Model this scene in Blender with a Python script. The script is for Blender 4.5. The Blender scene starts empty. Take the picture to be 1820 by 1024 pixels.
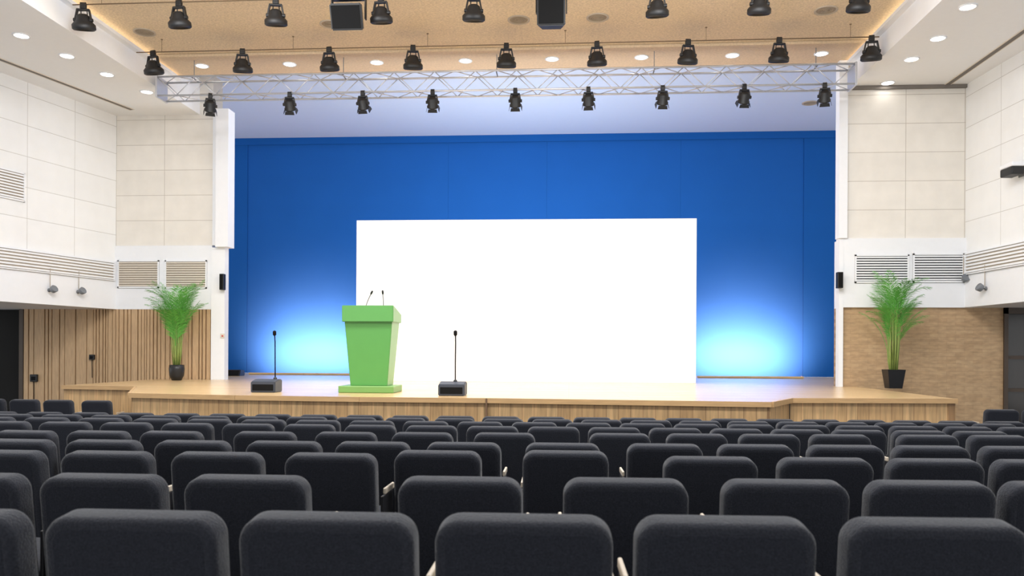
import bpy, bmesh, math, random
from mathutils import Vector, Matrix
C = bpy.context.scene.collection
PI = math.pi
R = math.radians
sc = bpy.context.scene
sc.view_settings.view_transform = 'Standard'
sc.view_settings.look = 'None'

# ------------------------------------------------------------------ camera
YAW, ROLL, F, HY = R(4.0), R(0.3), 1450.0, 625.0
CAM = Vector((0, 0, 1.70))
fwd = Vector((-math.sin(YAW), math.cos(YAW), 0))
r0 = Vector((math.cos(YAW), math.sin(YAW), 0)); u0 = Vector((0, 0, 1))
rgt = r0*math.cos(ROLL) + u0*math.sin(ROLL)
upv = u0*math.cos(ROLL) - r0*math.sin(ROLL)
cd = bpy.data.cameras.new('camera'); co = bpy.data.objects.new('camera', cd); C.objects.link(co)
cd.sensor_width = 36; cd.lens = F/1820*36; cd.shift_y = (HY-512)/1820
cd.clip_end = 200
cd.dof.use_dof = True; cd.dof.focus_distance = 14.0; cd.dof.aperture_fstop = 4.5
m = Matrix.Identity(4)
for i in range(3):
    m[i][0] = rgt[i]; m[i][1] = upv[i]; m[i][2] = -fwd[i]; m[i][3] = CAM[i]
co.matrix_world = m
sc.camera = co
def ray(px, py): return fwd + rgt*((px-910)/F) + upv*((HY-py)/F)
def on(px, py, p0, n):
    d = ray(px, py); n = Vector(n); return CAM + d*((Vector(p0)-CAM).dot(n)/d.dot(n))
def atY(px, py, Y): return on(px, py, (0, Y, 0), (0, 1, 0))
def atZ(px, py, Z): return on(px, py, (0, 0, Z), (0, 0, 1))

# ------------------------------------------------------------------ materials
def S(r, g, b):
    f = lambda v: (v/255/12.92) if v/255 <= .04045 else ((v/255+.055)/1.055)**2.4
    return (f(r), f(g), f(b))
def mat(name, c, rough=.6, var=.08, scale=12, bump=0, metal=0, emit=None, es=0, stretch=None, spec=.5, sheen=0):
    m = bpy.data.materials.new(name); m.use_nodes = True
    nt = m.node_tree; b = nt.nodes['Principled BSDF']
    b.inputs['Roughness'].default_value = rough; b.inputs['Metallic'].default_value = metal
    b.inputs['Specular IOR Level'].default_value = spec
    if sheen: b.inputs['Sheen Weight'].default_value = sheen; b.inputs['Sheen Roughness'].default_value = .35
    tc = nt.nodes.new('ShaderNodeTexCoord'); mp = nt.nodes.new('ShaderNodeMapping')
    if stretch: mp.inputs['Scale'].default_value = stretch
    nt.links.new(tc.outputs['Object'], mp.inputs['Vector'])
    n = nt.nodes.new('ShaderNodeTexNoise'); n.inputs['Scale'].default_value = scale; n.inputs['Detail'].default_value = 5
    nt.links.new(mp.outputs['Vector'], n.inputs['Vector'])
    mx = nt.nodes.new('ShaderNodeMix'); mx.data_type = 'RGBA'
    mx.inputs['A'].default_value = (*[max(0, v*(1-var)) for v in c], 1); mx.inputs['B'].default_value = (*[min(1, v*(1+var)) for v in c], 1)
    nt.links.new(n.outputs['Fac'], mx.inputs['Factor']); nt.links.new(mx.outputs['Result'], b.inputs['Base Color'])
    if bump:
        bp = nt.nodes.new('ShaderNodeBump'); bp.inputs['Strength'].default_value = bump; bp.inputs['Distance'].default_value = .01
        nt.links.new(n.outputs['Fac'], bp.inputs['Height']); nt.links.new(bp.outputs['Normal'], b.inputs['Normal'])
    if emit:
        b.inputs['Emission Color'].default_value = (*emit, 1); b.inputs['Emission Strength'].default_value = es
    return m
def brickmat(name, c1, c2, mortar, w, h, ms, axes='XZ', offset=0., rough=.6, bump=.0, grain=0, gs=(1, 1, 1)):
    m = bpy.data.materials.new(name); m.use_nodes = True
    nt = m.node_tree; b = nt.nodes['Principled BSDF']; b.inputs['Roughness'].default_value = rough
    tc = nt.nodes.new('ShaderNodeTexCoord'); sp = nt.nodes.new('ShaderNodeSeparateXYZ'); cb = nt.nodes.new('ShaderNodeCombineXYZ')
    nt.links.new(tc.outputs['Object'], sp.inputs[0])
    nt.links.new(sp.outputs[axes[0]], cb.inputs['X']); nt.links.new(sp.outputs[axes[1]], cb.inputs['Y'])
    br = nt.nodes.new('ShaderNodeTexBrick'); br.offset = offset; br.squash = 1
    br.inputs['Scale'].default_value = 1; br.inputs['Brick Width'].default_value = w; br.inputs['Row Height'].default_value = h
    br.inputs['Mortar Size'].default_value = ms; br.inputs['Mortar Smooth'].default_value = .1
    br.inputs['Color1'].default_value = (*c1, 1); br.inputs['Color2'].default_value = (*c2, 1); br.inputs['Mortar'].default_value = (*mortar, 1)
    nt.links.new(cb.outputs[0], br.inputs['Vector'])
    out = br.outputs['Color']
    if grain:
        mp = nt.nodes.new('ShaderNodeMapping'); mp.inputs['Scale'].default_value = gs
        nt.links.new(tc.outputs['Object'], mp.inputs['Vector'])
        n = nt.nodes.new('ShaderNodeTexNoise'); n.inputs['Scale'].default_value = 3; n.inputs['Detail'].default_value = 6
        nt.links.new(mp.outputs['Vector'], n.inputs['Vector'])
        rp = nt.nodes.new('ShaderNodeMapRange'); rp.inputs['From Min'].default_value = .3; rp.inputs['From Max'].default_value = .7
        rp.inputs['To Min'].default_value = 1-grain; rp.inputs['To Max'].default_value = 1+grain
        nt.links.new(n.outputs['Fac'], rp.inputs['Value'])
        mx = nt.nodes.new('ShaderNodeVectorMath'); mx.operation = 'SCALE'
        nt.links.new(out, mx.inputs[0]); nt.links.new(rp.outputs[0], mx.inputs['Scale']); out = mx.outputs[0]
    nt.links.new(out, b.inputs['Base Color'])
    if bump:
        bp = nt.nodes.new('ShaderNodeBump'); bp.inputs['Strength'].default_value = bump; bp.inputs['Distance'].default_value = .02; bp.invert = True
        nt.links.new(br.outputs['Fac'], bp.inputs['Height']); nt.links.new(bp.outputs['Normal'], b.inputs['Normal'])
    return m
M = {}
M['white'] = mat('white_paint', S(236, 238, 242), .6, .02)
M['soffit'] = mat('soffit_paint', S(237, 238, 240), .6, .02)
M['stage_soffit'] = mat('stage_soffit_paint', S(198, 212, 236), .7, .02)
M['cream_side'] = brickmat('cream_panels_side', S(237, 238, 239), S(234, 235, 236), S(198, 197, 195), 1.2, .62, .006, bump=.2, grain=.02)
M['cream_front'] = brickmat('cream_panels_front', S(230, 225, 217), S(227, 222, 214), S(188, 180, 169), 1.14, .575, .006, bump=.2, grain=.04)
M['wood_ceiling'] = mat('wood_ceiling', S(217, 194, 163), .65, .5, 28, .1, stretch=(1, 1.6, 1))
M['wood_light'] = mat('wood_ceiling_strip', S(210, 186, 154), .65, .3, 24, .1, stretch=(1, 1.6, 1))
M['deck'] = brickmat('stage_deck_wood', S(213, 183, 137), S(205, 173, 127), S(178, 144, 104), 1.8, .12, .004, 'XY', .5, .25, .05, .08, (.6, 6, 1))
M['fascia'] = brickmat('stage_fascia_wood', S(204, 168, 121), S(190, 152, 106), S(150, 116, 80), .17, 3., .004, 'XZ', 0, .5, .2, .24, (9, 9, .6))
M['nosing'] = mat('stage_nosing_wood', S(190, 154, 109), .4, .25, 6, .05, stretch=(.5, 4, 6))
M['slat'] = mat('slat_wood', S(192, 160, 123), .55, .34, 8, .1, stretch=(5, 5, .5))
M['slat_back'] = mat('slat_backing_wood', S(112, 85, 62), .7, .2, 8, stretch=(5, 5, .5))
M['pipe'] = mat('lighting_bar_paint', S(120, 98, 74), .6, .05)
M['woodbrick'] = brickmat('wood_block_wall', S(188, 158, 122), S(181, 150, 114), S(166, 137, 104), .34, .075, .003, 'XZ', .5, .65, .12, .16, (2, 2, 6))
M['black'] = mat('black_metal', S(24, 24, 26), .5, .1)
M['black_matte'] = mat('black_matte', S(15, 15, 16), .85, .1, spec=.2)
M['void'] = mat('dark_opening', S(8, 8, 8), .9, .1)
M['lens'] = mat('lens_glass', S(70, 72, 78), .1, .05, spec=.8)
M['steel'] = mat('truss_aluminium', S(208, 211, 218), .34, .05, metal=.6)
M['lamp'] = mat('downlight_glow', (1, .95, .85), .4, .01, emit=(1, .95, .88), es=12)
M['cove'] = mat('cove_glow', (1, .8, .5), .4, .01, emit=(1, .84, .64), es=2.0)
M['blue'] = mat('blue_backdrop', (.013, .104, .385), .85, .05, 1.2, .0, spec=.1)
M['blue_side'] = mat('blue_side', (.010, .095, .355), .85, .05, 1.2, spec=.1)
M['screen'] = mat('white_screen', (.88, .88, .88), .6, .005, emit=(1, 1, 1), es=.12)
M['screen_edge'] = mat('screen_edge', S(190, 195, 205), .5, .03)
M['green'] = mat('green_lacquer', S(92, 156, 80), .35, .04, 5)
M['green_lit'] = mat('green_lacquer_lit', S(126, 172, 112), .35, .04, 5)  # same green lightened for the lectern sides, side light painted into the colour
M['green2'] = mat('green_lacquer_base', S(114, 158, 84), .4, .04, 5)
M['slate'] = mat('slate_plastic', S(58, 63, 74), .5, .06, 30)
M['fabric'] = mat('charcoal_fabric', S(42, 44, 51), .92, .7, 170, .5, spec=.15, sheen=.3)
M['fabric2'] = mat('charcoal_fabric_rear', S(39, 41, 48), .94, .7, 170, .5, spec=.12, sheen=.1)
M['frame'] = mat('seat_frame_metal', S(30, 30, 34), .5, .1)
M['arm'] = mat('pale_armrest_wood', S(206, 194, 176), .35, .1, 8, stretch=(1, .2, 4))
M['leaf'] = mat('palm_leaf', S(92, 166, 66), .5, .35, 6)
M['stem'] = mat('palm_stem', S(138, 156, 80), .6, .25, 9)
M['pot'] = mat('black_pot', S(28, 29, 32), .35, .08)
M['soil'] = mat('potting_soil', S(50, 38, 28), .95, .4, 40, .5)
M['grille_tan'] = mat('tan_slats', S(216, 207, 194), .5, .05)
M['grille_back'] = mat('grille_backing', S(150, 138, 122), .8, .05)
M['grille_dark'] = mat('dark_grille_backing', S(34, 36, 42), .8, .05)
M['grey'] = mat('grey_metal', S(120, 124, 130), .45, .06)
M['vent'] = mat('vent_grey', S(176, 164, 148), .6, .05)
M['slot'] = mat('slot_dark', S(120, 114, 108), .8, .05)
M['carpet'] = mat('grey_carpet', S(60, 58, 58), .95, .25, 90, .4)
M['frame_brown'] = mat('door_frame_brown', S(70, 56, 44), .5, .12)
M['glass_dark'] = mat('dark_door_glass', S(46, 40, 36), .15, .1)
M['red'] = mat('red_plastic', S(190, 40, 36), .4, .05)

# ------------------------------------------------------------------ mesh helpers
def obj(name, bm, mats, parent=None, smooth=False):
    me = bpy.data.meshes.new(name)
    bmesh.ops.recalc_face_normals(bm, faces=bm.faces)
    if smooth:
        for f in bm.faces: f.smooth = len(f.verts) <= 4
    bm.to_mesh(me); bm.free()
    for x in (mats if isinstance(mats, (list, tuple)) else [mats]): me.materials.append(x)
    o = bpy.data.objects.new(name, me); C.objects.link(o)
    if parent: o.parent = parent
    return o
def B(): return bmesh.new()
def box(bm, x0, x1, y0, y1, z0, z1, bev=0, mi=0):
    vs = [bm.verts.new((x, y, z)) for x in (x0, x1) for y in (y0, y1) for z in (z0, z1)]
    idx = [(0, 1, 3, 2), (4, 6, 7, 5), (0, 4, 5, 1), (2, 3, 7, 6), (0, 2, 6, 4), (1, 5, 7, 3)]
    fs = [bm.faces.new([vs[i] for i in q]) for q in idx]
    for f in fs: f.material_index = mi
    if bev:
        es = list({e for f in fs for e in f.edges})
        bmesh.ops.bevel(bm, geom=es, offset=bev, segments=2, affect='EDGES', profile=.5)
    return vs
def frame_of(d):
    d = d.normalized(); a = Vector((0, 0, 1)) if abs(d.z) < .9 else Vector((1, 0, 0))
    s = d.cross(a).normalized(); return s, d.cross(s).normalized()
def path(bm, pts, rad, seg=8, cap=True):
    pts = [Vector(p) for p in pts]; n = len(pts)
    rs = rad if isinstance(rad, (list, tuple)) else [rad]*n
    rings = []
    for i, p in enumerate(pts):
        d = (pts[min(i+1, n-1)] - pts[max(i-1, 0)]); s, t = frame_of(d)
        if rings and s.dot(ps) < 0: s, t = -s, -t
        ps = s
        rings.append([bm.verts.new(p + (s*math.cos(2*PI*k/seg) + t*math.sin(2*PI*k/seg))*rs[i]) for k in range(seg)])
    for a, b in zip(rings, rings[1:]):
        for k in range(seg): bm.faces.new((a[k], a[(k+1) % seg], b[(k+1) % seg], b[k]))
    if cap: bm.faces.new(rings[0][::-1]); bm.faces.new(rings[-1])
def lathe(bm, prof, seg=20, mtx=None, cap=True):
    mtx = mtx or Matrix.Identity(4); rings = []
    for r, z in prof:
        rings.append([bm.verts.new(mtx @ Vector((r*math.cos(2*PI*k/seg), r*math.sin(2*PI*k/seg), z))) for k in range(seg)])
    for a, b in zip(rings, rings[1:]):
        for k in range(seg): bm.faces.new((a[k], a[(k+1) % seg], b[(k+1) % seg], b[k]))
    if cap: bm.faces.new(rings[0][::-1]); bm.faces.new(rings[-1])
def prism(bm, poly, z0, z1):
    a = [bm.verts.new((x, y, z0)) for x, y in poly]; b = [bm.verts.new((x, y, z1)) for x, y in poly]
    n = len(poly)
    for k in range(n): bm.faces.new((a[k], a[(k+1) % n], b[(k+1) % n], b[k]))
    bm.faces.new(a[::-1]); bm.faces.new(b)
def rslab(bm, w, h, t, r, bev, mtx, seg=6, rb=None):
    """rounded slab in local XZ, thickness along Y"""
    rb = r if rb is None else rb
    def outline(ins):
        o = []
        for cx, cz, rr, a0 in ((1, 1, r, 0), (-1, 1, r, 90), (-1, -1, rb, 180), (1, -1, rb, 270)):
            q = max(rr-ins, .002); X = cx*(w/2-ins-q); Z = cz*(h/2-ins-q)
            for k in range(seg+1):
                a = R(a0+90*k/seg); o.append((X+q*math.cos(a), Z+q*math.sin(a)))
        return o
    rings = []
    for y, ins in ((-t/2, bev), (-t/2+bev*.13, bev*.5), (-t/2+bev*.5, bev*.13), (-t/2+bev, 0), (t/2-bev, 0), (t/2-bev*.5, bev*.13), (t/2-bev*.13, bev*.5), (t/2, bev)):
        rings.append([bm.verts.new(mtx @ Vector((x, y, z))) for x, z in outline(ins)])
    n = len(rings[0])
    for a, b in zip(rings, rings[1:]):
        for k in range(n): bm.faces.new((a[k], a[(k+1) % n], b[(k+1) % n], b[k]))
    bm.faces.new(rings[0][::-1]); bm.faces.new(rings[-1])
def tag(o, label=None, cat=None, group=None, kind=None):
    if label: o['label'] = label
    if cat: o['category'] = cat
    if group: o['group'] = group
    if kind: o['kind'] = kind
    return o
def thing(name, label, cat, loc=(0, 0, 0), rotz=0, group=None):
    o = bpy.data.objects.new(name, None); C.objects.link(o); o.location = loc; o.rotation_euler = (0, 0, rotz)
    o.empty_display_size = .1
    return tag(o, label, cat, group)
def struct(name, bm, mats, loc=(0, 0, 0), rotz=0, parent=None, label=None):
    o = obj(name, bm, mats, parent); o.location = loc; o.rotation_euler = (0, 0, rotz)
    if not parent: o['kind'] = 'structure'
    if label: o['label'] = label
    return o
def dup(o, parent=None):
    c = o.copy(); C.objects.link(c)
    if parent: c.parent = parent
    for ch in o.children: dup(ch, c)
    return c
ORD = ['first', 'second', 'third', 'fourth', 'fifth', 'sixth', 'seventh', 'eighth', 'ninth', 'tenth', 'eleventh', 'twelfth', 'thirteenth', 'fourteenth', 'fifteenth', 'sixteenth', 'seventeenth', 'eighteenth', 'nineteenth', 'twentieth', 'twenty-first', 'twenty-second', 'twenty-third', 'twenty-fourth', 'twenty-fifth']
def T(x, y, z): return Matrix.Translation((x, y, z))
def RX(a): return Matrix.Rotation(R(a), 4, 'X')

# ------------------------------------------------------------------ setting
ST = 1.03                       # stage deck height
YL, YR, YB = 18.0, 16.8, 23.5   # front walls left / right of the opening, back of stage
def floor_z(Y): return max(0.0, .382-.046*(Y-2.3))
bm = B()
ys = [-3, 10.6, 25]
v = [[bm.verts.new((x, y, floor_z(y))) for x in (-16, 13)] for y in ys]
for i in range(2): bm.faces.new((v[i][0], v[i][1], v[i+1][1], v[i+1][0]))
struct('floor', bm, M['carpet'])
# wood ceiling, stage soffit, white side soffits
ZW, ZS = 7.60, 7.05
XL, XR = -8.4, 5.6
bm = B(); box(bm, XL, XR, -3, 15.75, ZW, 8.0); struct('ceiling', bm, M['wood_ceiling'])
bm = B(); box(bm, XL, XR, 15.78, 16.9, ZW-.05, 8.0); struct('ceiling_stage_edge', bm, M['wood_light'])
bm = B(); box(bm, -13, 10, 16.9, 24, 7.95, 8.05); struct('ceiling_stage', bm, M['stage_soffit'])
bm = B(); box(bm, -17, XL, -3, YL, ZS, 8.0); struct('ceiling_left', bm, M['soffit'])
bm = B(); box(bm, XR, 13, -3, YR, ZS, 8.0); struct('ceiling_right', bm, M['soffit'])
# side walls
CL = Vector((-10.36, YL, 0)); dL = Vector((-.2102, -.9777, 0)); nL = Vector((.9777, -.2102, 0))
CR = Vector((7.84, YR, 0)); dR = Vector((.058, -.9983, 0)); nR = Vector((-.9983, -.058, 0))
aL = math.atan2(dL.y, dL.x); aR = math.atan2(dR.y, dR.x)
ZC = 3.70
bm = B(); box(bm, 0, 21.4, -.4, 0, 0, ZS-ZC); struct('wall_left', bm, M['cream_side'], (CL.x, CL.y, ZC), aL)
bm = B(); box(bm, 0, 21.4, -3.2, .03, 0, ZC-2.62); struct('wall_left_band', bm, M['white'], (CL.x, CL.y, 2.62), aL)
bm = B(); box(bm, 0, 20, 0, .4, 0, ZS-ZC); struct('wall_right', bm, M['cream_side'], (CR.x, CR.y, ZC), aR)
bm = B(); box(bm, 0, 20, -.03, 3, 0, ZC-2.62); struct('wall_right_band', bm, M['white'], (CR.x, CR.y, 2.62), aR)
# front walls beside the opening
xl0 = CL.x; xl1 = atY(378, 400, YL).x; xl2 = atY(405, 400, YL).x
xr0 = atY(1488, 400, YR).x; xr1 = atY(1505, 400, YR).x; xr2 = CR.x
bm = B(); box(bm, 0, xl1-xl0, 0, .5, 0, 8-4.07); struct('wall_front_left', bm, M['cream_front'], (xl0, YL, 4.07))
bm = B(); box(bm, -.05, xl1-xl0, -.03, .5, 0, 4.07-2.62); struct('wall_front_left_band', bm, M['white'], (xl0, YL, 2.62))
bm = B(); box(bm, 0, xr2-xr1, 0, .5, 0, 8-4.0); struct('wall_front_right', bm, M['cream_front'], (xr1, YR, 4.0))
bm = B(); box(bm, -.08, xr2-xr1+.05, -.05, .5, 0, 4.0-2.62); struct('wall_front_right_band', bm, M['white'], (xr1, YR, 2.62))
# jambs of the stage opening
bm = B(); box(bm, xl1+.02, xl1+.12, YL-.06, YL+.15, 4.07, 7.05); box(bm, xl1+.15, atY(405, 400, YL-.2).x, YL-.2, YL+.15, 4.02, 7.12); struct('trim_1', bm, M['white'])
bm = B(); box(bm, xl1, xl2-.04, YL-.06, YL+.15, ST, 4.02); struct('trim_2', bm, M['white'])
bm = B(); box(bm, xr0, xr1-.02, YR-.10, YR+.12, 4.0, 7.9); box(bm, xr0+.02, xr1-.08, YR-.06, YR+.12, ST, 4.0); struct('trim_3', bm, M['white'])
bm = B(); box(bm, xr1, xr2, YR-.06, YR, ZS-.07, ZS); struct('trim_4', bm, M['slot'])
# timber slat wall left, block wall right
x40 = atY(42, 600, YL).x
bm = B(); box(bm, 0, xl1-x40, .04, .5, 0, 2.62, mi=1)
random.seed(3); x = .02
while x < xl1-x40-.10:
    w = random.choice((.035, .045, .06, .06, .09, .14)) if x > 1.4 else random.choice((.06, .10, .16, .24))
    box(bm, x, min(x+w, xl1-x40), -.02, .04, 0, 2.62); x += w+random.choice((.016, .02, .028))
struct('wall_front_left_slats', bm, [M['slat'], M['slat_back']], (x40, YL, 0))
x1785 = atY(1784, 600, YR).x
bm = B(); box(bm, 0, x1785-xr1+.08, .02, .5, 0, 2.62); struct('wall_front_right_blocks', bm, M['woodbrick'], (xr1-.08, YR, 0))
# dark opening on the left, dark glazed door on the right
bm = B(); box(bm, x40-3, x40-.1, YL+.2, YL+.4, 0, 2.62); d2 = struct('door_1', bm, M['void'])
bm = B(); box(bm, x40-.1, x40, YL-.02, YL+.4, 0, 2.62); struct('door_frame', bm, M['frame_brown'], parent=d2)
bm = B(); box(bm, x1785+.08, x1785+2.2, YR+.12, YR+.2, 0, 2.5); d1 = struct('door_2', bm, M['glass_dark'])
bm = B(); box(bm, x1785, x1785+.08, YR-.02, YR+.3, 0, 2.62); box(bm, x1785, x1785+2.3, YR-.02, YR+.3, 2.5, 2.62)
for z in (.95, 1.6): box(bm, x1785+.08, x1785+2.2, YR+.06, YR+.12, z, z+.07)
struct('door_frame', bm, M['frame_brown'], parent=d1)
# ------------------------------------------------------------------ stage
fr = [atZ(px, py, ST) for px, py in ((112, 685), (243, 687), (232, 699), (420, 703), (640, 706), (865, 708), (1370, 715), (1405, 708), (1700, 709))]
fr = [(p.x, p.y) for p in fr]
stg = thing('stage', 'wide raised timber stage with plank fascia across the front of the hall', 'stage', (0, 14, 0))
back = [(fr[-1][0], YR+.015), (xr1-.09, YR+.015), (xr1-.09, YR+.51), (9, YR+.51), (9, YB-.1), (-12, YB-.1), (-12, YL+.51), (xl1+.01, YL+.51), (xl1+.01, YL-.03), (fr[0][0], YL-.03)]
poly = [(x, y-14) for x, y in fr+back]
bm = B(); prism(bm, poly, ST-.07, ST); obj('deck', bm, M['deck'], stg)
bm = B()
for (a, b) in zip(fr, fr[1:]):
    d = Vector((b[0]-a[0], b[1]-a[1], 0)); n = Vector((d.y, -d.x, 0)).normalized()
    pts = [Vector((*a, 0)), Vector((*b, 0)), Vector((*b, 0))+n*.04, Vector((*a, 0))+n*.04]
    prism(bm, [(p.x, p.y-14) for p in pts], ST-.068, ST+.004)
obj('nosing', bm, M['nosing'], stg)
def fascia(a, b, z1=ST-.07):
    d = Vector((b[0]-a[0], b[1]-a[1], 0)); bm = B(); box(bm, 0, d.length, .02, .12, 0, z1)
    o = obj('fascia_panel', bm, M['fascia'], stg); o.location = (a[0], a[1]-14, 0); o.rotation_euler = (0, 0, math.atan2(d.y, d.x))
for a, b in zip(fr, fr[1:]): fascia(a, b)
fascia((fr[0][0], YL-.03), fr[0]); fascia(fr[-1], (fr[-1][0], YR))
bm = B(); p = fr[5]; box(bm, p[0]-.012, p[0]+.012, p[1]-14-.05, p[1]-14-.0, 0, ST); obj('joint_strip', bm, M['slat_back'], stg)

# ------------------------------------------------------------------ backdrop
bd = thing('stage_backdrop', 'tall blue panelled backdrop filling the back of the stage', 'backdrop', (-1, YB, ST))
xs = [-12.0, atY(440, 400, YB).x, atY(797, 300, YB).x, atY(972, 300, YB).x, atY(1210, 300, YB).x, atY(1428, 400, YB).x, 9.8]
for i, (a, b) in enumerate(zip(xs, xs[1:])):
    e = i in (0, 5)
    bm = B(); box(bm, a+1+.0015, b+1-.0015, -.02 if e else 0, .1, 0, 6.92); obj('backdrop_panel', bm, M['blue_side' if e else 'blue'], bd)
bm = B(); box(bm, -11, 10.8, .1, .14, 0, 6.92); obj('backing', bm, M['blue_side'], bd)
bm = B(); box(bm, -11, 10.8, -.05, -.022, 6.72, 6.92); obj('top_border', bm, M['blue_side'], bd)

# ------------------------------------------------------------------ screen
YSc = 18.0
a = atY(634, 394, YSc); b = atY(1238, 387, YSc); W = b.x-a.x; H = (a.z+b.z)/2-ST
ps = thing('presentation_screen', 'large blank glowing white screen standing at centre stage', 'screen', ((a.x+b.x)/2, YSc, ST+.002))
bm = B(); box(bm, -W/2, W/2, 0, .06, .0, H); obj('screen_face', bm, M['screen'], ps)
bm = B(); box(bm, -W/2-.015, W/2+.015, .06, .14, 0, H+.015)
for k in (-.35, 0, .35): box(bm, W*k-.04, W*k+.04, .14, .7, 0, .06); path(bm, [(W*k, .64, .04), (W*k, .14, 2.2)], .03)
obj('back_frame', bm, M['screen_edge'], ps)

# ------------------------------------------------------------------ lectern
p = atZ(651, 699, ST)
lec = thing('lectern', 'bright green tapered lectern on a flat base plate left of the screen', 'lectern', (p.x, p.y+.38, ST+.001))
bm = B(); box(bm, -.46, .43, -.36, .32, 0, .11, .012); obj('base', bm, M['green2'], lec)
bm = B()
pr = [(.30, .22, .11), (.385, .28, 1.14)]
q = [[bm.verts.new((sx*w, sy*d, z)) for sx, sy in ((-1, -1), (1, -1), (1, 1), (-1, 1))] for w, d, z in pr]
for k in range(4):
    f = bm.faces.new((q[0][k], q[0][(k+1) % 4], q[1][(k+1) % 4], q[1][k]))
bm.faces.new(q[0][::-1]); bm.faces.new(q[1]); bmesh.ops.bevel(bm, geom=list(bm.edges), offset=.008, segments=2, affect='EDGES')
bm.normal_update()
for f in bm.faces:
    if abs(f.normal.x) > .9: f.material_index = 1  # side faces get the green with painted-in light
obj('body', bm, [M['green'], M['green_lit']], lec)
bm = B()
side = [(-.33, 1.13), (.30, 1.13), (.30, 1.27), (-.27, 1.39), (-.33, 1.39)]
va = [bm.verts.new((-.415, y, z)) for y, z in side]; vb = [bm.verts.new((.415, y, z)) for y, z in side]
for k in range(5): bm.faces.new((va[k], va[(k+1) % 5], vb[(k+1) % 5], vb[k]))
bm.faces.new(va[::-1]); bm.faces.new(vb); bmesh.ops.bevel(bm, geom=list(bm.edges), offset=.008, segments=2, affect='EDGES')
bm.normal_update()
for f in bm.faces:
    if abs(f.normal.x) > .9: f.material_index = 1  # painted-in side light here too
obj('reading_top', bm, [M['green'], M['green_lit']], lec)
def goose(lean, label, x):
    t = thing('gooseneck_microphone', label, 'microphone', (p.x+x, p.y+.38+.05, ST+1.328), 0, 'lectern microphones')
    bm = B(); lathe(bm, [(.025, 0), (.025, .015), (.012, .03)], 12); obj('mount', bm, M['black'], t, True)
    pts = [(lean*(k/8)**1.5, -.05*(k/8)**2, .02+.24*k/8) for k in range(9)]
    bm = B(); path(bm, pts, .006, 8); nk = obj('neck', bm, M['black'], t, True)
    e = Vector(pts[-1]); d = (Vector(pts[-1])-Vector(pts[-2])).normalized()
    bm = B(); path(bm, [e, e+d*.015, e+d*.06, e+d*.07], [.009, .016, .016, .007], 10); obj('microphone_head', bm, M['black'], nk, True)
goose(.10, 'thin black gooseneck microphone leaning right at the lectern\'s left side', -.13)
goose(.0, 'short upright black microphone at the lectern\'s right side', .17)

def floor_mic(px, py, s, label):
    q = atZ(px, py, ST)
    t = thing('floor_microphone', label, 'microphone', (q.x, q.y+.16, ST+.001), 0, 'microphones on the stage floor')
    bm = B(); va = []
    side = [(-.16, 0), (.16, 0), (.16, .20), (.04, .21), (-.16, .17)]
    A = [bm.verts.new((-.20, y, z)) for y, z in side]; Bv = [bm.verts.new((.20, y, z)) for y, z in side]
    for k in range(5): bm.faces.new((A[k], A[(k+1) % 5], Bv[(k+1) % 5], Bv[k]))
    bm.faces.new(A[::-1]); bm.faces.new(Bv); bmesh.ops.bevel(bm, geom=list(bm.edges), offset=.012, segments=2, affect='EDGES')
    bs = obj('base', bm, M['slate'], t)
    bm = B(); box(bm, -.17, .17, -.166, -.155, .03, .13, .003); obj('grille', bm, M['black_matte'], bs)
    bm = B(); path(bm, [(s, .06, .19), (s, .05, .5), (s+.005, .03, .8), (s+.005, .01, .92)], .010, 8); sk = obj('stalk', bm, M['black_matte'], t, True)
    bm = B(); path(bm, [(s+.005, .01, .90), (s+.005, .008, .92), (s+.005, .0, .97), (s+.005, -.002, .985)], [.012, .028, .028, .012], 12); obj('microphone_head', bm, M['black_matte'], sk, True)
    bm = B(); lathe(bm, [(.03, 0), (.03, .02), (.012, .04)], 12, T(s, .06, .20)); obj('stalk_collar', bm, M['black'], sk, True)
floor_mic(467, 698, .12, 'slate floor microphone box with tall stalk, left of the green lectern')
floor_mic(802, 704, .03, 'slate floor microphone box with tall stalk in front of the white screen')

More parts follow.
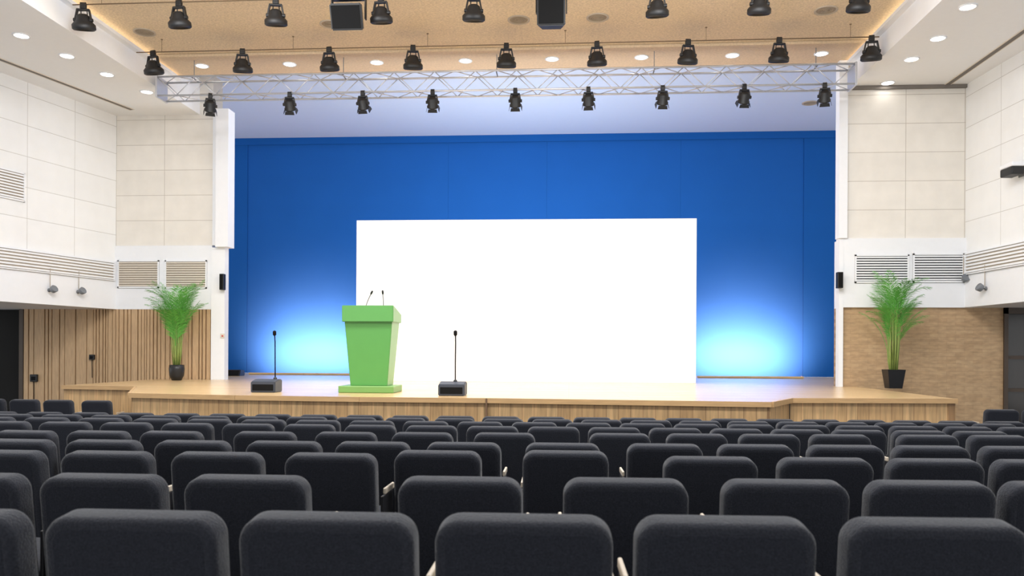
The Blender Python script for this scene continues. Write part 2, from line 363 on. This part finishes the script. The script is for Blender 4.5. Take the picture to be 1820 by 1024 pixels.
# ------------------------------------------------------------------ palms
def palm(x, y, lim, label, square, seed, n, sp, hz, ths, dths):
    rnd = random.Random(seed)
    t = thing('potted_palm', label, 'plant', (x, y, ST+.001))
    ph = .36
    bm = B()
    if square:
        w0, w1 = .12, .165
        q4 = [[bm.verts.new((sx*w, sy*w, z)) for sx, sy in ((-1, -1), (1, -1), (1, 1), (-1, 1))] for w, z in ((w0, 0), (w1, ph), (w1-.025, ph), (w1-.03, ph-.06))]
        for A, Bq in zip(q4, q4[1:]):
            for k in range(4): bm.faces.new((A[k], A[(k+1) % 4], Bq[(k+1) % 4], Bq[k]))
        bm.faces.new(q4[0][::-1]); bm.faces.new(q4[-1]); obj('pot', bm, M['pot'], t)
    else:
        lathe(bm, [(.10, 0), (.15, .10), (.165, .25), (.155, ph-.02), (.135, ph-.02), (.13, ph-.05)], 24); obj('pot', bm, M['pot'], t, True)
    bm = B(); lathe(bm, [(.12, 0), (.12, .02)], 16, T(0, 0, ph-.07)); obj('soil', bm, M['soil'], t)
    st = B(); lf = B()
    for i in range(n):
        az = 2*PI*i*.618+rnd.uniform(-.3, .3); out = Vector((math.cos(az), math.sin(az), 0))
        b0 = out*rnd.uniform(.01, .07)+Vector((0, 0, ph-.06))
        ht = rnd.uniform(.34, .95)*hz; b1 = b0+out*rnd.uniform(.0, .08)+Vector((0, 0, ht))
        path(st, [b0, (b0+b1)/2+out*.01, b1], [.010, .009, .006], 6)
        L = rnd.uniform(.75, 1.1)*sp; th = R(rnd.uniform(*ths)); dth = R(rnd.uniform(*dths))
        pts = [b1]; N = 14
        tw = rnd.uniform(-.3, .3)
        for k in range(N):
            a = th+dth*(k/N)**1.5
            o2 = (Matrix.Rotation(tw*k/N, 3, 'Z') @ out)
            pts.append(pts[-1]+(o2*math.sin(a)+Vector((0, 0, math.cos(a))))*L/N)
        path(lf, pts, [.005-.0035*k/N for k in range(N+1)], 5)
        for k in range(2, N+1):
            for sub in (0, .33, .67):
                if k == N and sub: continue
                c = pts[k].lerp(pts[min(k+1, N)], sub)
                tan = (pts[min(k+1, N)]-pts[k-1]).normalized()
                sd = tan.cross(Vector((0, 0, 1)))
                if sd.length < .05: sd = Vector((out.y, -out.x, 0))
                sd.normalize()
                ll = .30*sp*math.sin(PI*(.18+.80*((k+sub)/N)))**.7*rnd.uniform(.8, 1.15)
                for s in (-1, 1):
                    d = (sd*s*.70+tan*.80+Vector((0, 0, rnd.uniform(-.25, .2)))).normalized()
                    wv = tan.cross(d).cross(d).normalized()*.0054*sp
                    m1 = c+d*ll*.5; tp = c+d*ll+Vector((0, 0, -.22*ll))
                    v_ = [lf.verts.new(x_) for x_ in (c, m1+wv, tp, m1-wv)]
                    lf.faces.new(v_)
    for vv in lf.verts:
        if vv.co.y > lim-.05: vv.co.y = lim-.05+(vv.co.y-lim+.05)*.06
    obj('stem', st, M['stem'], t, True); obj('foliage', lf, M['leaf'], t)
q = atY(314, 675, 17.35)
palm(q.x, 17.35, YL-.05-17.35, 'feathery green palm in a round black pot by the timber slat wall', False, 5, 32, 1.04, 1.18, (1, 18), (25, 78))
q = atY(1588, 690, 16.2)
palm(q.x, 16.2, YR-.07-16.2, 'bushy green palm in a square black pot by the wooden block wall', True, 9, 35, .90, 1.24, (1, 19), (40, 95))

# ------------------------------------------------------------------ seats
def make_seat():
    t = thing('auditorium_seat', 'x', 'seat', (0, 0, 0))
    bm = B(); rslab(bm, .49, .54, .11, .068, .024, T(0, 0, .59) @ RX(7), 8, .04); obj('backrest', bm, M['fabric'], t, True)
    bm = B(); rslab(bm, .43, .48, .010, .045, .003, T(0, -.0510, .584) @ RX(7), 6, .03); obj('rear_panel', bm, M['fabric2'], t, True)
    bm = B(); rslab(bm, .44, .44, .10, .05, .035, T(0, .30, .42) @ RX(-84), 5); obj('seat_cushion', bm, M['fabric'], t, True)
    for s in (-1, 1):
        bm = B(); box(bm, s*.254-.008, s*.254+.008, .12, .34, .62, .655, .006); arm = obj('armrest', bm, M['arm'], t)
        bm = B(); box(bm, s*.254-.008, s*.254+.008, .06, .30, .03, .62, .004); box(bm, s*.254-.009, s*.254+.009, -.02, .36, 0, .03, .004); obj('side_frame', bm, M['frame'], t)
    return t
proto = make_seat(); used = [False]
def place_seat(x, y, z, rz, label, group):
    if not used[0]: o = proto; used[0] = True
    else: o = dup(proto)
    o.location = (x, y, z); o.rotation_euler = (0, 0, rz); o['label'] = label; o['group'] = group
def seat_ray(px, py):
    # meet the raked plane of seat tops: z = CAM.z - (.468+.046*(Y-2.3))
    n = Vector((0, .046, 1)); return on(px, py, (0, 2.3, CAM.z-.468), n)
NEAR = ['nearest', 'second nearest', 'third nearest', 'fourth nearest', 'fifth nearest', 'sixth nearest', 'seventh nearest', 'eighth nearest', 'ninth nearest']
rows = [
 ([-90, 253, 591, 932, 1282, 1650], 911, 929),
 ([-50, 193, 446, 820, 1110, 1390, 1645, 1885], 845, 860),
 ([8, 198, 392, 592, 780, 1005, 1260, 1462, 1656, 1842], 803, 820),
 ([36, 190, 347, 508, 665, 825, 1000, 1180, 1340, 1499, 1650, 1804], 783, 796),
 ([50, 180, 309, 474, 617, 752, 897, 1101, 1237, 1365, 1490, 1645, 1770], 767, 776)]
for ri, (cs, y0, y1) in enumerate(rows):
    for k, px in enumerate(cs):
        q = seat_ray(px, y0+(y1-y0)*px/1820)
        if ri == 2 and px in (780, 1005): q = seat_ray(px, 804)
        place_seat(q.x, q.y, floor_z(q.y), R(1.0+.8*q.x), 'charcoal fabric auditorium seat, %s from the left in the %s row' % (ORD[k], NEAR[ri]), 'seats in the %s row' % NEAR[ri])
for ri, Y0, p0, stp, cnt in ((5, 7.7, 12, 108, 17), (6, 8.7, -10, 96, 20), (7, 9.62, 25, 87, 21), (8, 10.42, 0, 81, 23)):
    for k in range(cnt):
        d = ray(p0+stp*k, 700); s = Y0/(d.y-.029*d.x); x = d.x*s; y = d.y*s
        place_seat(x, y, floor_z(y), R(1.6), 'charcoal fabric auditorium seat, %s from the left in the %s row' % (ORD[k], NEAR[ri]), 'seats in the %s row' % NEAR[ri])
for k, (px, py) in enumerate(((-14, 710), (46, 711), (106, 712), (174, 713))):
    q = atZ(px, py, .85); place_seat(q.x, q.y, 0, R(0), 'charcoal seat by the timber slat wall, %s from the left of its short row' % ORD[k], 'seats left of the stage')
for k, (px, py) in enumerate(((1778, 729), (1846, 729.5))):
    q = atZ(px, py, .85); place_seat(q.x, q.y, 0, R(0), 'charcoal seat %s the stage\'s right end near the dark door' % ('just past', 'farther out beyond')[k], 'seats right of the stage')

# ------------------------------------------------------------------ stage lights, bars, truss
def make_light(barn, k=1.0):
    t = thing('stage_light', 'x', 'stage light')
    bm = B(); box(bm, -.05*k, .05*k, -.035, .035, -.075, .0, .01); path(bm, [(-.045*k, 0, .0), (.045*k, 0, .0)], .035, 10); obj('clamp', bm, M['black'], t)
    bm = B(); w = .135*k
    box(bm, -w*.8, w*.8, -.03, .03, -.105, -.075, .006)
    for s in (-1, 1):
        va = [bm.verts.new(c) for c in ((s*w*.62, -.025, -.08), (s*w*.80, -.025, -.08), (s*w*1.1, -.025, -.29*k), (s*w*.92, -.025, -.29*k))]
        vb = [bm.verts.new((c.co.x, .025, c.co.z)) for c in va]
        for i in range(4): bm.faces.new((va[i], va[(i+1) % 4], vb[(i+1) % 4], vb[i]))
        bm.faces.new(va[::-1]); bm.faces.new(vb)
        path(bm, [(s*w*.80, 0, -.27*k), (s*w*1.18, 0, -.27*k)], .03, 10)
        path(bm, [(s*.05*k, .03, -.1), (s*.06*k, .05, -.25*k)], .009, 6)
    obj('yoke', bm, M['black'], t)
    # local +z of the housing points along the beam: down, leaning towards the stage
    ax = T(0, 0, -.27*k) @ Matrix.Rotation(-(PI-R(40 if barn else 16)), 4, 'X')
    bm = B()
    if barn:
        lathe(bm, [(.07*k, -.13*k), (.115*k, -.09*k), (.12*k, .08*k), (.14*k, .09*k), (.14*k, .12*k), (.12*k, .12*k), (.11*k, .10*k)], 18, ax)
    else:
        lathe(bm, [(.06*k, -.10*k), (.10*k, -.07*k), (.115*k, .0), (.165*k, .05*k), (.19*k, .08*k), (.19*k, .15*k), (.165*k, .17*k), (.15*k, .14*k)], 20, ax)
    hs = obj('housing', bm, M['black'], t, True)
    bm = B(); r_ = (.098 if barn else .145)*k; zz = .098 if barn else .118
    lathe(bm, [(r_, zz*k), (r_*.7, (zz+.012)*k), (.01, (zz+.018)*k)], 18, ax); obj('lens', bm, M['lens'], hs, True)
    if barn:
        L = .08*k
        for a in range(4):
            bm = B(); mt = ax @ Matrix.Rotation(PI/2*a, 4, 'Z') @ T(0, .13*k, .12*k) @ RX(-14)
            vs = [bm.verts.new(mt @ Vector(c)) for c in ((-.10*k, 0, 0), (.10*k, 0, 0), (.115*k, 0, L), (-.115*k, 0, L), (-.10*k, .006, 0), (.10*k, .006, 0), (.115*k, .006, L), (-.115*k, .006, L))]
            for f in ((0, 1, 2, 3), (7, 6, 5, 4), (0, 4, 5, 1), (1, 5, 6, 2), (2, 6, 7, 3), (3, 7, 4, 0)): bm.faces.new([vs[i] for i in f])
            obj('barn_door', bm, M['black'], hs)
    return t
LA = make_light(False, .96); LT = make_light(True, .82); fu = {}
def place_light(pr, key, x, y, z, rz, label, group):
    if key not in fu: o = pr; fu[key] = 1
    else: o = dup(pr)
    o.location = (x, y, z); o.rotation_euler = (0, 0, rz); o['label'] = label; o['group'] = group
    return o
def bar(name, label, Y, z, x0, x1, drops):
    t = thing(name, label, 'lighting bar', ((x0+x1)/2, Y, z)); h = (x1-x0)/2
    bm = B(); path(bm, [(-h, 0, 0), (h, 0, 0)], .010, 10); obj('pipe', bm, M['pipe'], t, True)
    for k in range(drops):
        xx = -h+.5+(2*h-1)*k/(drops-1); bm = B(); path(bm, [(xx, 0, 0), (xx, 0, ZW-z)], .004, 6); lathe(bm, [(.02, 0), (.02, .01)], 10, T(xx, 0, ZW-z-.01)); obj('hanger', bm, M['pipe'], t)
zb2, zb1, ztr = 7.36, 7.42, 6.98
bar('lighting_bar', 'thin brown lighting bar under the ceiling, nearer to the silver truss', 15.0, zb2, XL+.15, XR-.1, 6)
bar('lighting_bar', 'thin brown lighting bar at the picture\'s top edge, nearest the seats', 13.0, zb1, XL+.15, XR-.1, 6)
r2 = [272, 431, 585, 734, 900, 1061, 1223, 1385, 1549]
for k, px in enumerate(r2):
    q = atY(px, 90, 15.0); place_light(LA, 'a', q.x, 15.0, zb2, R((-12, 8, -5, 6, 3, -6, 10, 4, -8)[k]), 'black stage light, %s from the left on the bar nearer the silver truss' % ORD[k], 'stage lights on the rear bar')
r1 = [148, 318, 490, 677, 842, 1168, 1350, 1527]
for k, px in enumerate(r1):
    q = atY(px, 20, 13.0); place_light(LA, 'a', q.x, 13.0, zb1, R((10, -6, 8, -4, 6, -9, 3, 7)[k]), 'black stage light, %s from the left on the bar nearest the seats' % ORD[k], 'stage lights on the front bar')
# truss
tx0 = atY(287, 165, 16.0).x; tx1 = atY(1515, 130, 16.0).x; hw = (tx1-tx0)/2; s = .19
tr = thing('lighting_truss', 'silver aluminium box truss spanning the stage opening', 'truss', ((tx0+tx1)/2, 16.0, ztr))
for sy in (-1, 1):
    for sz in (-1, 1):
        bm = B(); path(bm, [(-hw, sy*s, sz*s), (hw, sy*s, sz*s)], .019, 10); obj('chord', bm, M['steel'], tr, True)
n = 34; st_ = 2*hw/n; bm = B()
for k in range(n):
    xa, xb = -hw+k*st_, -hw+(k+1)*st_; q = 1 if k % 2 else -1
    for sy in (-1, 1): path(bm, [(xa, sy*s, -q*s), (xb, sy*s, q*s)], .009, 6)
    for sz in (-1, 1): path(bm, [(xa, -q*s, sz*s), (xb, q*s, sz*s)], .009, 6)
obj('lattice', bm, M['steel'], tr, True)
for sx in (-1, 1):
    bm = B(); box(bm, sx*hw-.02, sx*hw+.02, -s-.03, s+.03, -s-.03, s+.03, .004); obj('end_plate', bm, M['steel'], tr)
for k in (-.9, -.45, 0, .45, .9):
    bm = B(); path(bm, [(hw*k, 0, s), (hw*k, 0, ZW-.05-ztr)], .008, 6); path(bm, [(hw*k, -s, s+.01), (hw*k, s, s+.01)], .012, 6); obj('hanger', bm, M['grey'], tr)
r3 = [374, 515, 645, 769, 916, 1046, 1178, 1323, 1466]
for k, px in enumerate(r3):
    q = atY(px, 150, 15.81); o = place_light(LT, 't', q.x, 15.81, ztr-s-.0, R((25, 6, -5, 4, 0, -4, 3, 5, -10)[k]), 'black barn-door stage light, %s from the left beneath the silver truss' % ORD[k], 'stage lights under the truss')
# hanging loudspeakers
def hang_box(px, py, w, h, d, tilt, label, Y=12.85):
    q = atY(px, py, Y)
    t = thing('hanging_loudspeaker', label, 'loudspeaker', (q.x, Y, q.z), 0, 'loudspeakers hanging from the wood ceiling')
    bm = B(); mt = RX(tilt)
    va = [bm.verts.new(mt @ Vector(c)) for c in ((-w/2, -d/2, -h/2), (w/2, -d/2, -h/2), (w*.36, d/2, -h/2), (-w*.36, d/2, -h/2), (-w/2, -d/2, h/2), (w/2, -d/2, h/2), (w*.36, d/2, h/2), (-w*.36, d/2, h/2))]
    for f in ((0, 1, 2, 3), (7, 6, 5, 4), (0, 4, 5, 1), (1, 5, 6, 2), (2, 6, 7, 3), (3, 7, 4, 0)): bm.faces.new([va[i] for i in f])
    bmesh.ops.bevel(bm, geom=list(bm.edges), offset=.02, segments=2, affect='EDGES'); cb = obj('cabinet', bm, M['black'], t)
    bm = B(); vs = box(bm, -w/2+.03, w/2-.03, -d/2-.012, -d/2+.005, -h/2+.03, h/2-.03, .004); bmesh.ops.transform(bm, matrix=mt, verts=bm.verts); obj('grille', bm, M['black_matte'], cb)
    bm = B()
    for sx in (-1, 1): box(bm, sx*(w/2+.012)-.01, sx*(w/2+.012)+.01, -.04, .04, -.05, h/2+.08, .003)
    box(bm, -w/2-.02, w/2+.02, -.04, .04, h/2+.06, h/2+.09, .003); path(bm, [(0, 0, h/2+.08), (0, 0, ZW-q.z)], .02, 8); obj('bracket', bm, M['black'], t)
hang_box(620, 30, .52, .40, .36, 22, 'black hanging loudspeaker tilted down, left of the ceiling\'s centre')
hang_box(980, 18, .45, .52, .36, 12, 'tall black hanging loudspeaker near the ceiling\'s centre')

# ------------------------------------------------------------------ downlights and vents
def make_down(lit=True):
    t = thing('downlight', 'x', 'downlight')
    bm = B(); lathe(bm, [(.14, .0), (.14, -.012), (.115, -.016), (.11, -.002)], 24, cap=False); obj('trim_ring', bm, M['white'], t, True)
    bm = B(); lathe(bm, [(.11, -.001), (.11, -.006)], 24); obj('lamp_face', bm, M['lamp'], t)
    return t
DP = make_down()
def down(x, y, z, label, group):
    if 'd' not in fu: o = DP; fu['d'] = 1
    else: o = dup(DP)
    o.location = (x, y, z); o['label'] = label; o['group'] = group
for k, (px, py) in enumerate(((38, 63), (119, 99), (190, 132), (261, 163))):
    q = atZ(px, py, ZS); down(q.x, q.y, ZS, 'round lit downlight, %s from the left in the left white soffit' % ORD[k], 'downlights in the left soffit')
for k, (px, py) in enumerate(((1578, 147), (1620, 105), (1667, 68), (1720, 12))):
    q = atZ(px, py, ZS); down(q.x, q.y, ZS, 'round lit downlight, %s from the left in the right white soffit' % ORD[k], 'downlights in the right soffit')
for k, (px, py) in enumerate(((354, 113), (513, 112), (667, 107), (826, 104), (981, 102), (1141, 98), (1304, 94), (1464, 90))):
    q = atZ(px, py, ZW-.05); down(q.x, 16.3, ZW-.05, 'round warm downlight, %s from the left in the wood ceiling\'s edge strip' % ORD[k], 'downlights in the wood ceiling')
def make_vent():
    t = thing('ceiling_vent', 'x', 'vent')
    bm = B(); lathe(bm, [(.20, 0), (.20, -.012), (.17, -.018), (.16, -.004)], 24, cap=False); obj('rim', bm, M['vent'], t, True)
    bm = B(); lathe(bm, [(.165, -.001), (.165, -.005)], 24)
    for r in (.04, .08, .12): lathe(bm, [(r+.012, -.005), (r, -.016), (r-.012, -.005)], 20, cap=False)
    obj('diffuser', bm, M['grille_back'], t); return t
VP = make_vent()
vl = [(257, 57), (588, 43), (922, 35), (1062, 31), (1468, 18)]
for k, (px, py) in enumerate(vl):
    o = VP if k == 0 else dup(VP); q = atZ(px, py, ZW); o.location = (q.x, q.y, ZW)
    o['label'] = 'round grey vent, %s from the left in the wood ceiling' % ORD[k]; o['group'] = 'round vents in the wood ceiling'
q = atZ(1440, 183, 7.95); o = dup(VP); o.location = (q.x, q.y, 7.95); o['label'] = 'round grey vent in the pale ceiling above the stage'; o['group'] = 'stage ceiling vents'
# long slots in side soffits, cove strips
def slot(a, b, label):
    d = b-a; t = thing('slot_diffuser', label, 'air slot', (a.x, a.y, ZS), math.atan2(d.y, d.x)); L = d.length
    bm = B(); box(bm, 0, L, -.05, .05, -.006, -.001); obj('slot', bm, M['slot'], t)
    bm = B(); box(bm, 0, L, -.065, -.05, -.012, 0); box(bm, 0, L, .05, .065, -.012, 0); obj('flange', bm, M['grille_tan'], t)
a = atZ(0, 105, ZS); b = atZ(235, 195, ZS); dd = (a-b).normalized()
slot(a+dd*2, b, 'long dark air slot in the left white soffit')
a = atZ(1820, 55, ZS); b = atZ(1670, 160, ZS); dd = (a-b).normalized()
slot(a+dd*2, b, 'long dark air slot in the right white soffit')
for (x, sx, Y1, side) in ((XL, 1, 16.9, 'left'), (XR, -1, 16.75, 'right')):
    t = thing('cove_light', 'warm glowing cove strip along the wood ceiling\'s %s edge' % side, 'light strip', (x, 5, ZW-.12))
    bm = B(); box(bm, min(0, sx*.03), max(0, sx*.03), -8, Y1-5, 0, .07); obj('glow_strip', bm, M['cove'], t)
    bm = B(); box(bm, min(0, sx*.12), max(0, sx*.12), -8, Y1-5, -.03, -.005); box(bm, min(sx*.10, sx*.12), max(sx*.10, sx*.12), -8, Y1-5, -.005, .03); obj('ledge', bm, M['white'], t)

# ------------------------------------------------------------------ grilles, wall fittings
def grille(name, label, loc, rotz, w, h, n, slat, back, frame, group=None, fr=.03, dep=.03):
    t = thing(name, label, 'grille', loc, rotz, group)
    bm = B(); box(bm, -w/2, w/2, -.008, 0, -h/2, h/2); obj('backing', bm, back, t)
    bm = B(); box(bm, -w/2, w/2, -dep, 0, h/2-fr, h/2); box(bm, -w/2, w/2, -dep, 0, -h/2, -h/2+fr); box(bm, -w/2, -w/2+fr, -dep, 0, -h/2, h/2); box(bm, w/2-fr, w/2, -dep, 0, -h/2, h/2); obj('frame', bm, frame, t)
    bm = B(); ph = (h-2*fr)/n
    for k in range(n):
        z = -h/2+fr+ph*(k+.5); box(bm, -w/2+fr, w/2-fr, -dep*.8, -.01, z-ph*.28, z+ph*.28)
    obj('slats', bm, slat, t)
def fgr(x0, x1, y0, y1, Y, *a, **k):
    A = atY(x0, y0, Y); Bq = atY(x1, y1, Y)
    grille('air_grille', a[0], ((A.x+Bq.x)/2, Y, (A.z+Bq.z)/2), 0, Bq.x-A.x, abs(A.z-Bq.z), *a[1:], **k)
fgr(210, 283, 463, 512, YL-.031, 'tan slatted air grille on the left white band, nearer the side wall', 11, M['grille_tan'], M['grille_back'], M['white'], group='tan air grilles')
fgr(294, 368, 463, 513, YL-.031, 'tan slatted air grille on the left white band, nearer the stage', 11, M['grille_tan'], M['grille_back'], M['white'], group='tan air grilles')
fgr(1519, 1615, 453, 503, YR-.051, 'white slatted dark air grille on the right band, nearer the stage', 10, M['white'], M['grille_dark'], M['white'], group='dark air grilles')
fgr(1622, 1713, 451, 502, YR-.051, 'white slatted dark air grille on the right band, nearer the side wall', 10, M['white'], M['grille_dark'], M['white'], group='dark air grilles')
phL = math.atan2(nL.x, -nL.y); phR = math.atan2(nR.x, -nR.y)
def onL(px, py, off=0): return on(px, py, CL+nL*off, nL)
def onR(px, py, off=0): return on(px, py, CR+nR*off, nR)
A = onL(-60, 320); Bq = onL(43, 325); c = (A+Bq)/2
grille('air_grille', 'white louvred air grille high on the left side wall', (c.x+nL.x*.002, c.y+nL.y*.002, c.z), phL, (A-Bq).to_2d().length, .58, 9, M['white'], M['grille_back'], M['white'])
for side, Cc, dv, nv, ph in (('left', CL, dL, nL, phL), ('right', CR, dR, nR, phR)):
    c = Cc+dv*5.1+nv*.031
    grille('wall_louvre', 'long white horizontal louvre strip on the %s side wall' % side, (c.x, c.y, 3.47), ph, 10, .42, 6, M['white'], M['vent'], M['white'], fr=.02, dep=.04)
def wall_spot(q, nv, ph, label):
    t = thing('wall_spotlight', label, 'wall light', q, ph, 'small wall spotlights')
    bm = B(); lathe(bm, [(.04, 0), (.04, .015), (.016, .025), (.016, .08)], 14, RX(90)); obj('bracket', bm, M['grey'], t, True)
    bm = B(); lathe(bm, [(.04, -.05), (.066, -.035), (.08, .04), (.072, .05), (.066, .035)], 18, T(0, -.115, .015) @ RX(60)); obj('head', bm, M['grey'], t, True)
    bm = B(); path(bm, [(0, -.03, .05), (0, -.03, .45)], .008, 6); obj('conduit', bm, M['vent'], t)
for px, py, lb in ((87, 516, 'small grey wall spotlight on left band, nearer the seats'), (138, 519, 'small grey wall spotlight on left band, nearer the stage')):
    wall_spot(onL(px, py, .031), nL, phL, lb)
for px, py, lb in ((1711, 497, 'small grey wall spotlight at the right corner beside the dark grilles'), (1753, 513, 'small grey wall spotlight on the right side wall band')):
    q = onR(px, py, .031) if px > 1720 else atY(px, py, YR-.051); wall_spot(q, nR, phR if px > 1720 else 0, lb)
def wall_speaker(px, py, Y, w, h, label):
    q = atY(px, py, Y); t = thing('wall_loudspeaker', label, 'loudspeaker', (q.x, Y, q.z), 0, 'small loudspeakers on the opening\'s jambs')
    bm = B(); box(bm, -w/2, w/2, -.17, -.04, -h/2, h/2, .012); cb = obj('cabinet', bm, M['black'], t)
    bm = B(); box(bm, -w/2+.015, w/2-.015, -.178, -.168, -h/2+.02, h/2-.02, .003); obj('grille', bm, M['black_matte'], cb)
    bm = B(); box(bm, -.03, .03, -.05, 0, -.06, .06, .004); obj('bracket', bm, M['black'], t)
wall_speaker(399, 502, YL-.061, .10, .36, 'slim black loudspeaker on the left jamb of the stage opening')
wall_speaker(1489, 499, YR-.061, .11, .32, 'slim black loudspeaker on the right jamb of the stage opening')
# projector on the right wall
q = onR(1818, 302, 0)
t = thing('wall_projector', 'black and white projector bracketed high on the right side wall', 'projector', q, phR)
bm = B(); box(bm, -.18, .18, -.30, -.08, -.11, .03, .02); bd_ = obj('body', bm, M['black'], t)
bm = B(); box(bm, -.19, .19, -.30, -.08, .03, .11, .02); obj('top_cover', bm, M['white'], bd_)
bm = B(); box(bm, -.04, .04, -.09, 0, -.05, .05, .005); box(bm, -.1, .1, -.02, 0, -.12, .12, .004); obj('bracket', bm, M['grey'], t)
bm = B(); lathe(bm, [(.05, 0), (.05, .03), (.035, .03)], 16, T(-.18, -.19, -.04) @ Matrix.Rotation(-PI/2, 4, 'Y')); obj('lens', bm, M['lens'], bd_, True)
# boxes on slats
for px, py, w, lb in ((62, 672, .17, 'larger black socket box low on the slat wall beside the dark opening'), (165, 635, .12, 'smaller black socket box on the slat wall behind the side seats')):
    q = atY(px, py, YL-.021); t = thing('socket_box', lb, 'socket', (q.x, YL-.021, q.z), 0, 'black socket boxes')
    bm = B(); box(bm, -w/2, w/2, -.06, 0, -w/2, w/2, .01); obj('box_body', bm, M['black'], t)
    bm = B(); path(bm, [(0, -.03, -w/2), (0, -.02, (ST+.02 if px > 112 else .05)-q.z)], .008, 6); obj('cable', bm, M['black_matte'], t)
    bm = B(); box(bm, -w*.3, w*.3, -.066, -.058, -w*.3, w*.2, .003); obj('cover', bm, M['black_matte'], t)
q = atY(396, 597, YL-.061); t = thing('wall_switch', 'small white wall switch with a red mark on the left jamb', 'switch', (q.x, YL-.061, q.z))
bm = B(); box(bm, -.05, .05, -.02, 0, -.05, .05, .006); obj('plate', bm, M['grille_tan'], t)
bm = B(); box(bm, -.02, .02, -.026, -.018, -.02, .01, .003); obj('button', bm, M['red'], t)
# wedge at back left of stage
q = atZ(417, 668, ST); t = thing('stage_monitor', 'small black wedge monitor on the stage behind the left jamb', 'loudspeaker', (q.x, q.y, ST+.001))
bm = B(); side = [(-.18, 0), (.18, 0), (.18, .14), (-.08, .16)]
A = [bm.verts.new((-.2, y, z)) for y, z in side]; Bv = [bm.verts.new((.2, y, z)) for y, z in side]
for k in range(4): bm.faces.new((A[k], A[(k+1) % 4], Bv[(k+1) % 4], Bv[k]))
bm.faces.new(A[::-1]); bm.faces.new(Bv); bmesh.ops.bevel(bm, geom=list(bm.edges), offset=.012, segments=2, affect='EDGES'); obj('cabinet', bm, M['black'], t)
bm = B(); box(bm, -.16, .16, -.01, .0, 0, .15); bmesh.ops.transform(bm, matrix=T(0, -.175, .01) @ RX(-32), verts=bm.verts); obj('grille', bm, M['black_matte'], t)

# ------------------------------------------------------------------ light
w = bpy.data.worlds.new('world'); sc.world = w; w.use_nodes = True
w.node_tree.nodes['Background'].inputs[0].default_value = (.965, .985, 1, 1); w.node_tree.nodes['Background'].inputs[1].default_value = 1.4
def lamp(kind, name, loc, target, energy, col=(1, 1, 1), **k):
    l = bpy.data.lights.new(name, kind); l.energy = energy; l.color = col
    for a_, v_ in k.items(): setattr(l, a_, v_)
    o = bpy.data.objects.new(name, l); C.objects.link(o); o.location = loc
    o.rotation_euler = (Vector(target)-Vector(loc)).to_track_quat('-Z', 'Y').to_euler(); return o
for k, (x, y) in enumerate(((-5, 5), (2, 5), (-5, 10), (2, 10))):  # added fill panels above the view that brighten the hall
    lamp('AREA', 'house_fill', (x, y, 7.5), (x, y+.5, 0), 430, (.98, .99, 1), shape='RECTANGLE', size=3, size_y=1.5)
# added fill out of view, brightens the wood ceiling
for x in (-5, 2):
    lamp('AREA', 'ceiling_fill', (x, 9.5, 6.3), (x, 13.0, 7.7), 130, (.97, .985, 1), shape='RECTANGLE', size=5, size_y=.6)
# added fill strip hidden above the header washes the backdrop
lamp('AREA', 'backdrop_fill', (-1.2, 17.15, 7.86), (-1.2, 21.0, ST), 130, (.9, .95, 1), shape='RECTANGLE', size=11, size_y=.12)
# added fill hidden behind the screen brightens the stage ceiling
lamp('AREA', 'stage_ceiling_fill', (-1.2, 19.6, 2.6), (-1.2, 20.2, 8), 290, (.92, .96, 1), shape='RECTANGLE', size=6, size_y=.5)
# truss lamps on screen and deck
for x, tx in ((-4.4, -5), (-2.6, -3), (0, -.5), (2.4, 2)):
    lamp('SPOT', 'truss_lamp', (x, 15.65, 6.35), (tx, 15.4, ST), 540, (1, .985, .96), spot_size=R(85), spot_blend=.8, shadow_soft_size=.08)
# added troughs hide the floor lamps that wash the foot of the backdrop
for px0, px1, side in ((445, 640, 'left'), (1240, 1426, 'right')):
    a = atY(px0, 660, 21.9); b = atY(px1, 660, 21.9); cx = (a.x+b.x)/2; L = b.x-a.x
    t = thing('added_lamp_shield', 'low wooden uplight trough on the deck at the backdrop\'s foot, %s of the screen' % side, 'added light shield', (cx, 21.9, ST+.001))
    bm = B(); box(bm, -L/2, L/2, -.10, -.08, 0, .055, .004); box(bm, -L/2, L/2, -.10, .06, 0, .012); obj('shield', bm, M['deck'], t)
    for s in (-1, 1):
        bm = B(); box(bm, s*L/2-.01, s*L/2+.01, -.10, .06, 0, .055, .003); obj('end_cap', bm, M['deck'], t)
    lamp('AREA', 'trough_lamp', (cx, 21.87, ST+.035), (cx, 23.5, ST+.8), 500, (1, .36, .26), shape='RECTANGLE', size=L-.1, size_y=.04, spread=R(88))
